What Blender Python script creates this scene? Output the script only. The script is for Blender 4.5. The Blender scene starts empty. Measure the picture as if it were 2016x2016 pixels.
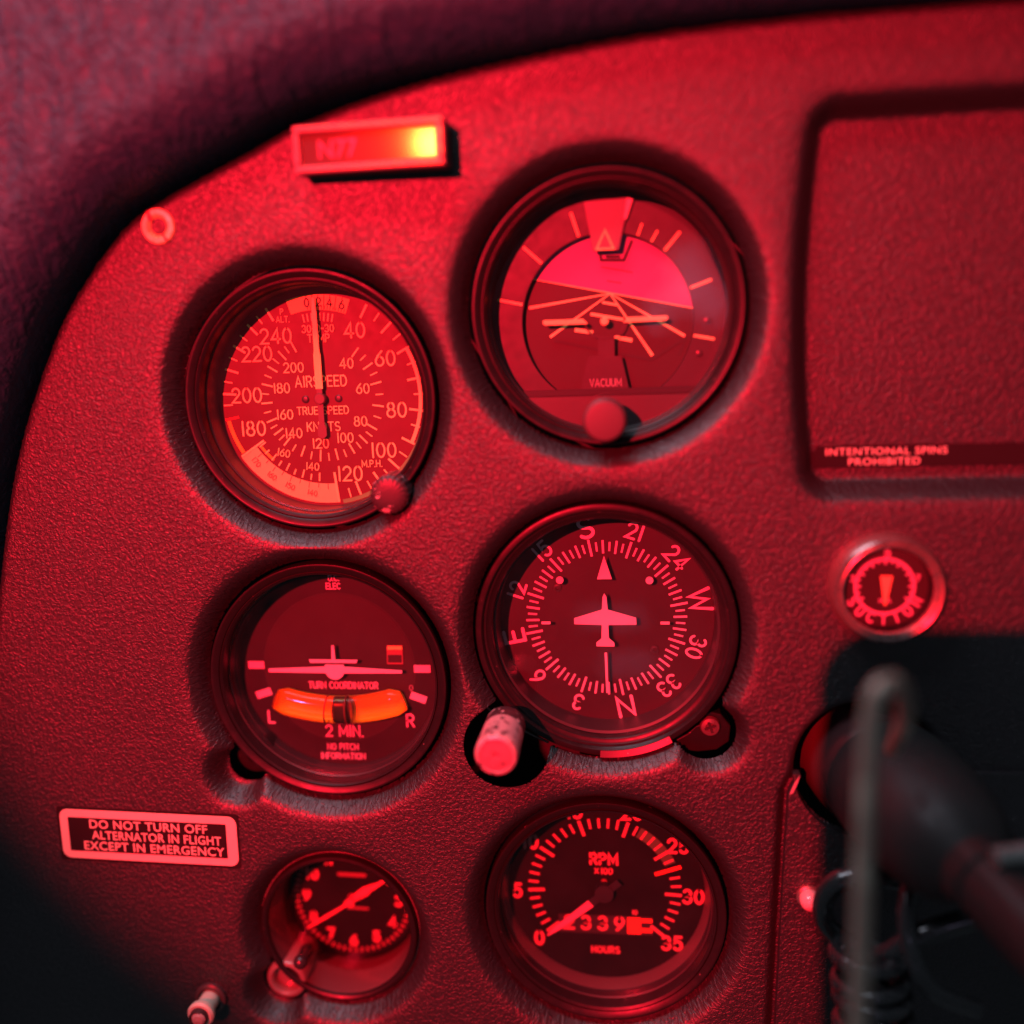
import bpy, bmesh, math, random
import numpy as np
from mathutils import Vector, Matrix
random.seed(7); rng = np.random.default_rng(7)
S = 0.001                      # everything below is written in millimetres of the panel; x right, y up, z out of the panel
sc = bpy.context.scene
col = sc.collection

# ------------------------------------------------------------------ camera
CAM = Vector((7.941, 91.438, 301.373))
ROWS = ((0.99247438, -0.03453305, -0.11748219), (0.01236546, 0.98277037, -0.18441651), (0.12182648, 0.18157594, 0.97580146))
cd = bpy.data.cameras.new('camera'); cam = bpy.data.objects.new('camera', cd); col.objects.link(cam)
m = Matrix(ROWS).transposed().to_4x4(); m.translation = CAM * S; cam.matrix_world = m
cd.sensor_fit = 'HORIZONTAL'; cd.sensor_width = 36.0; cd.lens = 1873.947 / 2016 * 36
cd.clip_start = 0.002; cd.clip_end = 50
cd.dof.use_dof = True; cd.dof.focus_distance = 0.3185; cd.dof.aperture_fstop = 2.15
sc.camera = cam
# ------------------------------------------------------------------ world, lamps, exposure
w = bpy.data.worlds.new('World'); sc.world = w; w.use_nodes = True
bg = w.node_tree.nodes['Background']; bg.inputs[0].default_value = (0.72, 0.84, 1.0, 1); bg.inputs[1].default_value = 0.05
def lamp(name, kind, loc, target, energy, color):
    d = bpy.data.lights.new(name, kind); o = bpy.data.objects.new(name, d); col.objects.link(o)
    o.location = Vector(loc) * S
    o.rotation_euler = (Vector(target) - Vector(loc)).to_track_quat('-Z', 'Y').to_euler()
    d.energy = energy; d.color = color
    return d
red = lamp('red_flood_lamp', 'SPOT', (-284, 320, 900), (-36, 56, 10), 166.0, (1.0, 0.0080, 0.027))
red.shadow_soft_size = 0.0055; red.spot_size = math.radians(27.4); red.spot_blend = 0.42
win = lamp('windscreen_light', 'AREA', (-170, 490, 160), (-90, 40, 0), 1.35, (0.80, 0.84, 1.0))
win.shape = 'RECTANGLE'; win.size = 0.30; win.size_y = 0.22
for nm, loc, tgt, sx_, sy_, e_ in (('cabin_window_light', (112, 150, 900), (25, 100, 0),   .11, .05, .032), ('cabin_window_light', (62, 118, 900), (22, 85, 0), .03, .10, .02), ('rear_window_light', (-14, -270, 900), (0, -4, 0), .09, .02, .008), ('rear_window_light', (10, -345, 900), (0, -10, 0), .08, .018, .006)):
    wl = lamp(nm, 'AREA', loc, tgt, e_, (0.72, 0.62, 1.0)); wl.shape = 'RECTANGLE'; wl.size = sx_; wl.size_y = sy_
sc.view_settings.view_transform = 'Standard'; sc.view_settings.look = 'None'
sc.view_settings.exposure = 0; sc.view_settings.gamma = 1; sc.view_settings.use_curve_mapping = False
sc.cycles.max_bounces = 8; sc.cycles.transparent_max_bounces = 12

# ------------------------------------------------------------------ materials
MATS = {}
def mat(name, base, rough=0.5, metal=0.0, spec=0.5, bump=None, vary=0.0, uv=False, vscale=300, coat=0.0, chips=None, tint=None):
    """procedural Principled; bump = (features per metre, strength, height in mm)"""
    if name in MATS: return MATS[name]
    mt = bpy.data.materials.new(name); mt.use_nodes = True; nt = mt.node_tree; N = nt.nodes; L = nt.links
    p = N['Principled BSDF']; p.inputs['Base Color'].default_value = (*base, 1); p.inputs['Roughness'].default_value = rough
    p.inputs['Metallic'].default_value = metal; p.inputs['Specular IOR Level'].default_value = spec
    p.inputs['Coat Weight'].default_value = coat
    if tint: p.inputs['Specular Tint'].default_value = (*tint, 1)
    tc = N.new('ShaderNodeTexCoord'); src = tc.outputs['UV' if uv else 'Object']
    if bump:
        n = N.new('ShaderNodeTexNoise'); n.inputs['Scale'].default_value = bump[0]; n.inputs['Detail'].default_value = 2.0; n.inputs['Distortion'].default_value = 0.8
        L.new(src, n.inputs['Vector'])
        r = N.new('ShaderNodeMapRange'); r.interpolation_type = 'SMOOTHSTEP'; r.inputs[1].default_value = 0.40; r.inputs[2].default_value = 0.62
        L.new(n.outputs['Fac'], r.inputs[0])
        b = N.new('ShaderNodeBump'); b.inputs['Strength'].default_value = bump[1]; b.inputs['Distance'].default_value = bump[2] * S
        L.new(r.outputs[0], b.inputs['Height']); L.new(b.outputs['Normal'], p.inputs['Normal'])
    if vary:
        n2 = N.new('ShaderNodeTexNoise'); n2.inputs['Scale'].default_value = vscale; n2.inputs['Detail'].default_value = 5
        L.new(tc.outputs['Object'], n2.inputs['Vector'])
        r2 = N.new('ShaderNodeMapRange'); r2.inputs[1].default_value = 0.3; r2.inputs[2].default_value = 0.7
        r2.inputs[3].default_value = max(0.03, rough - vary); r2.inputs[4].default_value = min(1, rough + vary)
        L.new(n2.outputs['Fac'], r2.inputs[0]); L.new(r2.outputs[0], p.inputs['Roughness'])
    if chips:                                # worn paint: (scale, threshold, colour underneath)
        n3 = N.new('ShaderNodeTexNoise'); n3.inputs['Scale'].default_value = chips[0]; n3.inputs['Detail'].default_value = 6; n3.inputs['Roughness'].default_value = 0.6
        L.new(tc.outputs['Object'], n3.inputs['Vector'])
        r3 = N.new('ShaderNodeMapRange'); r3.inputs[1].default_value = chips[1]; r3.inputs[2].default_value = chips[1] + 0.015
        L.new(n3.outputs['Fac'], r3.inputs[0])
        mx = N.new('ShaderNodeMix'); mx.data_type = 'RGBA'; mx.inputs[6].default_value = (*base, 1); mx.inputs[7].default_value = (*chips[2], 1)
        L.new(r3.outputs[0], mx.inputs[0]); L.new(mx.outputs[2], p.inputs['Base Color'])
    MATS[name] = mt; return mt
def glass_mat(name, tint=(1, 1, 1), gloss=0.05, dust_veil=(0.0, 0.010)):
    if name in MATS: return MATS[name]
    mt = bpy.data.materials.new(name); mt.use_nodes = True; nt = mt.node_tree; N = nt.nodes; L = nt.links
    N.remove(N['Principled BSDF'])
    t = N.new('ShaderNodeBsdfTransparent'); t.inputs[0].default_value = (*tint, 1)
    g = N.new('ShaderNodeBsdfGlossy'); g.inputs['Roughness'].default_value = gloss
    f = N.new('ShaderNodeFresnel'); f.inputs[0].default_value = 1.4
    d = N.new('ShaderNodeBsdfDiffuse'); d.inputs[0].default_value = (0.6, 0.55, 0.55, 1)      # fine dust also stands in for haze and reflections on the pane
    n = N.new('ShaderNodeTexNoise'); n.inputs['Scale'].default_value = 60; n.inputs['Detail'].default_value = 6
    tc = N.new('ShaderNodeTexCoord'); L.new(tc.outputs['Object'], n.inputs['Vector'])
    r = N.new('ShaderNodeMapRange'); r.inputs[1].default_value = 0.35; r.inputs[2].default_value = 0.75; r.inputs[3].default_value = dust_veil[0]; r.inputs[4].default_value = dust_veil[1]
    L.new(n.outputs['Fac'], r.inputs[0])
    m1 = N.new('ShaderNodeMixShader'); m2 = N.new('ShaderNodeMixShader')
    L.new(r.outputs[0], m1.inputs[0]); L.new(t.outputs[0], m1.inputs[1]); L.new(d.outputs[0], m1.inputs[2])
    L.new(f.outputs[0], m2.inputs[0]); L.new(m1.outputs[0], m2.inputs[1]); L.new(g.outputs[0], m2.inputs[2])
    L.new(m2.outputs[0], N['Material Output'].inputs['Surface'])
    MATS[name] = mt; return mt

PANEL = mat('grained_panel_plastic', (0.008, 0.0065, 0.009), 0.50, spec=1.0, chips=(520, 0.735, (0.10, 0.075, 0.08)), bump=(820, 0.75, 0.18), vary=0.05, uv=True, vscale=900)
LEATHER = mat('burgundy_leather', (0.013, 0.070, 0.098), 0.62, spec=.35, bump=(300, 0.5, 0.5), vary=0.08)
BLACK = mat('black_satin_paint', (0.010, 0.008, 0.009), 0.36, spec=0.3, bump=(2600, 0.12, 0.04), vary=0.06, chips=(620, 0.70, (0.16, 0.10, 0.10)))
MATT = mat('matt_black', (0.010, 0.010, 0.012), 0.6)
DIALK = mat('black_dial_paint', (0.016, 0.012, 0.014), 0.5, spec=0.3, vary=0.05)
DIALG = mat('dark_grey_dial_paint', (0.024, 0.013, 0.017), 0.5, vary=0.05)
CREAM = mat('cream_lume_paint', (0.88, 0.90, 0.30), 0.6)
YELLOW = mat('yellow_needle_paint', (0.92, 0.95, 0.25), 0.45)
WHITE = mat('white_marking_paint', (0.60, 0.50, 0.60), 0.6)
WHITED = mat('dull_white_marking_paint', (0.30, 0.24, 0.26), 0.6)
INK = mat('black_ink', (0.02, 0.015, 0.015), 0.6)
GREENA = mat('green_arc_paint', (0.10, 0.45, 0.12), 0.6)
YELLOWA = mat('yellow_arc_paint', (0.85, 0.55, 0.05), 0.6)
REDP = mat('red_paint', (0.75, 0.05, 0.03), 0.5)
ORANGE = mat('orange_marking_paint', (0.85, 0.80, 0.30), 0.55)
SKY_P = mat('pale_blue_sky_paint', (0.30, 0.10, 0.30), 0.40)
GROUND_P = mat('brown_ground_paint', (0.040, 0.020, 0.022), 0.5, spec=.3)
STEEL = mat('bright_worn_steel', (0.72, 0.66, 0.55), 0.30, metal=0.85, vary=0.12, vscale=500)
CHROME = mat('polished_ring_metal', (0.55, 0.34, 0.33), 0.30, metal=0.9, vary=0.08)
BRASS = mat('pale_washer_metal', (1.0, 1.0, 0.40), 0.46, metal=0.6, bump=(900, 0.3, 0.15), vary=0.12, vscale=400)
KNOBM = mat('worn_black_knob', (0.035, 0.026, 0.03), 0.40, bump=(1500, 0.2, 0.1), chips=(260, 0.60, (0.45, 0.40, 0.40)))
KNOBW = mat('bare_pale_knob_metal', (0.60, 0.52, 0.52), 0.38, metal=0.35, bump=(1300, 0.3, 0.12), chips=(330, 0.57, (0.05, 0.03, 0.035)))
ENDCAP = mat('worn_knob_end', (0.30, 0.16, 0.20), 0.45, bump=(1200, 0.3, 0.15), chips=(500, 0.60, (0.08, 0.04, 0.05)))
RUBBER = mat('black_rubber', (0.020, 0.023, 0.023), 0.5, spec=.4, bump=(1500, 0.2, 0.05), vary=0.08)
CABLE = mat('black_cable_sheath', (0.022, 0.024, 0.026), 0.24, coat=0.8, vary=0.06)
RODM = mat('dull_brown_steel', (0.42, 0.34, 0.27), 0.42, metal=0.3, vary=0.12, vscale=120, chips=(70, 0.56, (0.62, 0.56, 0.44)))
GLASS = glass_mat('instrument_glass')
DUST_VEILED = glass_mat('dust_veiled_glass', dust_veil=(0.006, 0.022))
AMBER = mat('amber_fluid', (0.95, 0.85, 0.10), 0.3)
LABELW = mat('pale_label_film', (0.62, 0.66, 0.50), 0.5, vary=0.05)
LABELK = mat('black_label_film', (0.012, 0.009, 0.010), 0.6, spec=0.2)
PLATE_F = mat('pale_placard_frame', (0.40, 0.16, 0.22), 0.24, spec=0.9, tint=(1, .8, .03), bump=(500, 0.2, 0.1))
PLATE_P = mat('engraved_placard_plate', (0.10, 0.04, 0.05), 0.09, spec=0.8, tint=(1, .8, .03))
REDLENS = mat('clear_lens_plastic', (0.55, 0.40, 0.40), 0.12, coat=1.0)
TABM = mat('pale_translucent_tab', (0.17, 0.10, 0.12), 0.3)
CREAMP = mat('cream_nylon_collar', (0.75, 0.66, 0.52), 0.45)

# ------------------------------------------------------------------ mesh building (millimetres)
class MB:
    def __init__(s): s.v = []; s.f = []; s.k = 0
    def add(s, vs, fs):
        b = len(s.v); s.v += [tuple(map(float, q)) for q in vs]; s.f += [tuple(b + i for i in f) for f in fs]
    def lathe(s, prof, n=96, c=(0, 0), lobes=None, cap0=False, cap1=False):
        vs = []; fs = []; m_ = len(prof)
        for i in range(n):
            a = 2 * math.pi * i / n
            for (r, z) in prof:
                rr = r * (lobes(a) if lobes else 1)
                vs.append((c[0] + rr * math.cos(a), c[1] + rr * math.sin(a), z))
        for i in range(n):
            j = (i + 1) % n
            for k in range(m_ - 1): fs.append((i * m_ + k, j * m_ + k, j * m_ + k + 1, i * m_ + k + 1))
        if cap0: fs.append(tuple(i * m_ for i in range(n))[::-1])
        if cap1: fs.append(tuple(i * m_ + m_ - 1 for i in range(n)))
        s.add(vs, fs); return s
    def disc(s, r, z, c=(0, 0), n=96): 
        s.add([(c[0] + r * math.cos(2 * math.pi * i / n), c[1] + r * math.sin(2 * math.pi * i / n), z) for i in range(n)], [tuple(range(n))]); return s
    def prism(s, pts, z0, z1):
        a = sum(pts[i][0] * pts[(i + 1) % len(pts)][1] - pts[(i + 1) % len(pts)][0] * pts[i][1] for i in range(len(pts)))
        if a < 0: pts = pts[::-1]
        n = len(pts)
        s.add([(x, y, z1) for x, y in pts] + [(x, y, z0) for x, y in pts],
              [tuple(range(n))] + [((i + 1) % n, i, n + i, n + (i + 1) % n) for i in range(n)] + [tuple(range(2 * n - 1, n - 1, -1))]); return s
    def sector(s, r0, r1, a0, a1, z0, z1, c=(0, 0), n=None):
        """ring sector between clock angles a0..a1 (degrees, clockwise from 12)"""
        n = n or max(2, int(abs(a1 - a0) / 3)); P = []
        for i in range(n + 1): P.append(pol(r1, a0 + (a1 - a0) * i / n, c))
        for i in range(n, -1, -1): P.append(pol(r0, a0 + (a1 - a0) * i / n, c))
        return s.prism(P, z0, z1)
    def tick(s, r0, r1, a, wd, z0, z1, c=(0, 0)):
        p0 = pol(r0, a, c); p1 = pol(r1, a, c); t = math.radians(a); nx, ny = math.cos(t) * wd / 2, -math.sin(t) * wd / 2
        return s.prism([(p0[0] - nx, p0[1] - ny), (p0[0] + nx, p0[1] + ny), (p1[0] + nx, p1[1] + ny), (p1[0] - nx, p1[1] - ny)], z0, z1)
    def line(s, P, wd, z, th=0.12, closed=False, cap=True):
        """flat strip of paint along a polyline, mitred, with round ends"""
        P = [np.array(p, float) for p in P]; n = len(P)
        z = z + th + s.k * 0.004; s.k += 1
        L_, R_ = [], []
        for i in range(n):
            a = P[i] - P[i - 1] if (i > 0 or closed) else P[1] - P[0]
            b = P[(i + 1) % n] - P[i] if (i < n - 1 or closed) else a
            a = a / (np.linalg.norm(a) + 1e-9); b = b / (np.linalg.norm(b) + 1e-9)
            t = a + b; t = t / (np.linalg.norm(t) + 1e-9); nn = np.array([-t[1], t[0]]); k = 1 / max(0.45, float(nn @ np.array([-a[1], a[0]])))
            L_.append(P[i] + nn * wd / 2 * k); R_.append(P[i] - nn * wd / 2 * k)
        vs = [(*p, z) for p in L_] + [(*p, z) for p in R_]
        fs = [(i, n + i, n + (i + 1) % n, (i + 1) % n) for i in range(n if closed else n - 1)]
        s.add(vs, fs)
        if cap and not closed:
            for p, q in ((P[0], P[1]), (P[-1], P[-2])):
                d = p - q; a0 = math.atan2(d[1], d[0])
                vs = [(p[0] + wd / 2 * math.cos(a0 + t), p[1] + wd / 2 * math.sin(a0 + t), z) for t in np.linspace(-math.pi / 2, math.pi / 2, 7)]
                s.add(vs, [tuple(range(7))])
        return s
    def tube(s, P, r, n=16, closed=False, cap=True):
        P = [Vector(p) for p in P]; m_ = len(P); vs = []; fs = []
        rr = r if hasattr(r, '__len__') else [r] * m_
        up = Vector((0, 0, 1)); 
        if abs((P[1] - P[0]).normalized().dot(up)) > 0.95: up = Vector((1, 0, 0))
        for i in range(m_):
            t = (P[min(i + 1, m_ - 1)] - P[max(i - 1, 0)]).normalized()
            a = (up - t * up.dot(t)).normalized(); up = a; b = t.cross(a)
            for k in range(n):
                q = 2 * math.pi * k / n; vs.append(P[i] + (a * math.cos(q) + b * math.sin(q)) * rr[i])
        for i in range(m_ - 1):
            for k in range(n): fs.append((i * n + k, i * n + (k + 1) % n, (i + 1) * n + (k + 1) % n, (i + 1) * n + k))
        if cap: fs += [tuple(range(n))[::-1], tuple((m_ - 1) * n + k for k in range(n))]
        s.add(vs, fs); return s
    def ball(s, c, r, n=20, flat=1.0):
        pr = [(max(1e-4, r * math.sin(math.pi * i / n)), -r * flat * math.cos(math.pi * i / n)) for i in range(n + 1)]
        b = MB().lathe(pr, 28); s.add([(x + c[0], y + c[1], z + c[2]) for x, y, z in b.v], b.f); return s
    def text(s, txt, c, h, wd, z, ang=0.0, sx=1.0, gap=0.24, th=0.12):
        """engraver's single-stroke lettering centred on c, turned clockwise by ang degrees"""
        x = 0; items = []
        for ch in txt:
            if ch == ' ': x += 0.5; continue
            gw, st = GLYPH[ch]; items.append((x, st)); x += gw + gap
        tot = x - gap; t = math.radians(-ang)
        for x0, st in items:
            for pl in st:
                Q = []
                for (px, py) in pl:
                    u = (x0 + px - tot / 2) * h * sx; v = (py - 0.5) * h
                    Q.append((c[0] + u * math.cos(t) - v * math.sin(t), c[1] + u * math.sin(t) + v * math.cos(t)))
                s.line(Q, wd, z, th)
        return s
    def font(s, txt, c, h, z, bold=0.0, space=1.0, sx=1.0, align='CENTER', th=0.08, ang=0.0):
        """built-in font outlines, thickened by bold"""
        cu = bpy.data.curves.new('lettering', 'FONT'); cu.body = txt; cu.size = 1.38; cu.offset = bold; cu.space_character = space; cu.align_x = align
        cu.resolution_u = 3
        o = bpy.data.objects.new('lettering', cu); col.objects.link(o)
        dg = bpy.context.evaluated_depsgraph_get(); me = o.evaluated_get(dg).to_mesh()
        t = math.radians(-ang); vs = []
        for v in me.vertices:
            u, q = v.co.x * h * sx, (v.co.y - 0.5) * h
            vs.append((c[0] + u * math.cos(t) - q * math.sin(t), c[1] + u * math.sin(t) + q * math.cos(t), z + th))
        s.add(vs, [tuple(p.vertices) for p in me.polygons])
        bpy.data.objects.remove(o); bpy.data.curves.remove(cu); return s
    def build(s, name, material, parent=None, smooth=True, loc=(0, 0, 0), bevel=0.0, ang=35):
        me = bpy.data.meshes.new(name); me.from_pydata([(x * S, y * S, z * S) for x, y, z in s.v], [], s.f)
        me.materials.append(material); me.validate()
        o = bpy.data.objects.new(name, me); col.objects.link(o); o.location = Vector(loc) * S
        if parent: o.parent = parent
        if smooth: me.shade_smooth() if hasattr(me, 'shade_smooth') else None; me.set_sharp_from_angle(angle=math.radians(ang))
        if bevel:
            b = o.modifiers.new('bevel', 'BEVEL'); b.width = bevel * S; b.segments = 3; b.limit_method = 'ANGLE'; b.angle_limit = math.radians(40)
        return o
def pol(r, clk, c=(0, 0)):
    t = math.radians(clk); return (c[0] + r * math.sin(t), c[1] + r * math.cos(t))
def thing(name, label, cat, loc, group=None):
    o = bpy.data.objects.new(name, None); col.objects.link(o); o.location = Vector(loc) * S; o.empty_display_size = 0.01
    o['label'] = label; o['category'] = cat
    if group: o['group'] = group
    return o
def tag(o, label=None, cat=None, group=None, kind=None):
    for k, v in (('label', label), ('category', cat), ('group', group), ('kind', kind)):
        if v: o[k] = v
    return o
def arc(cx, cy, rx, ry, a0, a1, n=None):
    n = n or max(3, int(abs(a1 - a0) / 18)); return [(cx + rx * math.cos(math.radians(a0 + (a1 - a0) * i / n)), cy + ry * math.sin(math.radians(a0 + (a1 - a0) * i / n))) for i in range(n + 1)]
GLYPH = {
 '0': (.56, [arc(.28, .5, .28, .5, 90, 449)]), '1': (.12, [[(.06, 0), (.06, 1)]]),
 '2': (.56, [arc(.28, .71, .27, .29, 165, -35) + [(0, 0), (.57, 0)]]),
 '3': (.54, [arc(.26, .75, .24, .25, 150, -90) + arc(.25, .27, .28, .27, 90, -155)[1:]]),
 '4': (.62, [[(.45, 0), (.45, 1), (0, .28), (.62, .28)]]),
 '5': (.56, [[(.52, 1), (.12, 1), (.06, .56)] + arc(.27, .33, .28, .33, 125, -145)]),
 '6': (.56, [arc(.28, .31, .28, .31, 90, 450), [(.45, 1), (.14, .66), (.02, .36)]]),
 '7': (.56, [[(0, 1), (.56, 1), (.2, 0)]]),
 '8': (.56, [arc(.28, .76, .22, .24, 90, 449), arc(.28, .27, .28, .27, 90, 449)]),
 '9': (.56, [arc(.28, .69, .28, .31, 90, 450), [(.11, 0), (.42, .34), (.54, .64)]]),
 'A': (.66, [[(0, 0), (.33, 1), (.66, 0)], [(.11, .32), (.55, .32)]]),
 'C': (.62, [arc(.34, .5, .34, .5, 50, 310)]), 'D': (.6, [[(0, 0), (0, 1), (.26, 1)] + arc(.26, .5, .34, .5, 90, -90) + [(0, 0)]]),
 'E': (.48, [[(.48, 1), (0, 1), (0, 0), (.48, 0)], [(0, .52), (.42, .52)]]), 'F': (.48, [[(.48, 1), (0, 1), (0, 0)], [(0, .52), (.42, .52)]]),
 'G': (.64, [arc(.34, .5, .34, .5, 45, 330) + [(.64, .45), (.38, .45)]]),
 'H': (.58, [[(0, 0), (0, 1)], [(.58, 0), (.58, 1)], [(0, .5), (.58, .5)]]), 'I': (.1, [[(.05, 0), (.05, 1)]]),
 'K': (.56, [[(0, 0), (0, 1)], [(.54, 1), (.02, .42)], [(.2, .58), (.56, 0)]]), 'L': (.46, [[(0, 1), (0, 0), (.46, 0)]]),
 'M': (.74, [[(0, 0), (0, 1), (.37, .25), (.74, 1), (.74, 0)]]), 'N': (.6, [[(0, 0), (0, 1), (.6, 0), (.6, 1)]]),
 'O': (.66, [arc(.33, .5, .33, .5, 90, 449)]), 'P': (.52, [[(0, 0), (0, 1), (.28, 1)] + arc(.28, .74, .25, .26, 90, -90) + [(0, .48)]]),
 'R': (.54, [[(0, 0), (0, 1), (.28, 1)] + arc(.28, .74, .25, .26, 90, -90) + [(0, .48)], [(.27, .48), (.54, 0)]]),
 'S': (.54, [arc(.27, .75, .25, .25, 40, 270) + arc(.27, .25, .27, .25, 90, -145)[1:]]),
 'T': (.58, [[(0, 1), (.58, 1)], [(.29, 1), (.29, 0)]]), 'U': (.58, [[(0, 1), (0, .3)] + arc(.29, .29, .29, .29, 180, 360) + [(.58, 1)]]),
 'V': (.62, [[(0, 1), (.31, 0), (.62, 1)]]), 'W': (.86, [[(0, 1), (.2, 0), (.43, .85), (.66, 0), (.86, 1)]]),
 '.': (.06, [[(0, 0), (.06, 0)]]), '-': (.3, [[(0, .5), (.3, .5)]]), '+': (.4, [[(0, .5), (.4, .5)], [(.2, .3), (.2, .7)]]),
}

# ------------------------------------------------------------------ the panel: one moulded sheet with wells, cut-outs and pocket
ASI, ATT, TUR, DIR, TAC, CLK, SUC = (-93.3, 73.2), (2.0, 98.5), (-94.0, -21.2), (-0.2, -3.5), (-2.0, -103.5), (-96.6, -114.3), (84.2, 13.4)
ZF = 11.0
EDGE = [(-262, -260), (-236, -120), (-214, -20), (-196, 50), (-176, 94), (-160, 116), (-145.5, 130.3), (-132, 137.6), (-118.4, 143.6), (-105.1, 149.2), (-92.2, 155.0), (-79.7, 159.0), (-67.4, 162.3), (-55.1, 165.0), (-43.3, 167.2), (-23.8, 170.2), (4, 173.6), (32.5, 175.5), (82.0, 176.6), (140, 176.4), (215, 174)]
def catmull(P, k=8):
    P = [np.array(p, float) for p in P]; out = []
    for i in range(len(P) - 1):
        a, b, c, d = P[max(i - 1, 0)], P[i], P[i + 1], P[min(i + 2, len(P) - 1)]
        for j in range(k):
            t = j / k; out.append(0.5 * (2 * b + (c - a) * t + (2 * a - 5 * b + 4 * c - d) * t * t + (3 * b - a - 3 * c + d) * t ** 3))
    out.append(P[-1]); return np.array(out)
edge = catmull(EDGE)
def smin(a, b, k): h = np.clip(0.5 + 0.5 * (b - a) / k, 0, 1); return b * (1 - h) + a * h - k * h * (1 - h)
def circ(X, Y, c, r): return np.hypot(X - c[0], Y - c[1]) - r
def sd_wells(X, Y):
    d = circ(X, Y, ASI, 47.2)
    d = np.minimum(d, circ(X, Y, ATT, 47.4))
    d = np.minimum(d, smin(circ(X, Y, TUR, 47.2), circ(X, Y, (-127, -53.5), 12.0), 2.5))
    d = np.minimum(d, smin(circ(X, Y, DIR, 47.4), circ(X, Y, (32.5, -36.5), 13.0), 2.5))
    d = np.minimum(d, circ(X, Y, TAC, 47.2))
    d = np.minimum(d, smin(circ(X, Y, CLK, 34.5), circ(X, Y, (-119.5, -138), 12.5), 2.5))
    return d
def sd_pocket(X, Y):
    xx = X - 4.0 * ((Y - 97.0) / 57.0) ** 2
    qx = np.abs(xx - 130.0) - (74.0 - 9); qy = np.abs(Y - 97.0) - (57.5 - 9)
    return np.hypot(np.maximum(qx, 0), np.maximum(qy, 0)) + np.minimum(np.maximum(qx, qy), 0) - 9
def sd_cut(X, Y):
    d = circ(X, Y, ASI, 42.3); d = np.minimum(d, circ(X, Y, ATT, 42.6))
    d = np.minimum(d, smin(circ(X, Y, TUR, 42.2), circ(X, Y, (-125.3, -51.8), 7.2), 1.5))
    d = np.minimum(d, smin(circ(X, Y, DIR, 43.2), circ(X, Y, (32.0, -36.5), 9.6), 3.0))
    d = np.minimum(d, circ(X, Y, (-33.0, -41.0), 14.2))
    d = np.minimum(d, circ(X, Y, TAC, 42.0))
    d = np.minimum(d, smin(circ(X, Y, CLK, 29.2), circ(X, Y, (-118.5, -136.5), 8.2), 2.5))
    d = np.minimum(d, circ(X, Y, (81.0, -46.0), 22.0))
    return d
def sd_edge(X, Y):
    sh = X.shape; x = X.ravel(); y = Y.ravel(); best = np.full(x.shape, 1e9); sgn = np.ones(x.shape)
    for i in range(len(edge) - 1):
        a, b = edge[i], edge[i + 1]; e = b - a; L2 = e @ e
        t = np.clip(((x - a[0]) * e[0] + (y - a[1]) * e[1]) / L2, 0, 1)
        dx = x - a[0] - t * e[0]; dy = y - a[1] - t * e[1]; d = np.hypot(dx, dy); mk = d < best
        best = np.where(mk, d, best); sgn = np.where(mk, np.sign(e[0] * (y - a[1]) - e[1] * (x - a[0])), sgn)
    return (best * sgn).reshape(sh)               # positive outside (above the edge line)
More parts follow.
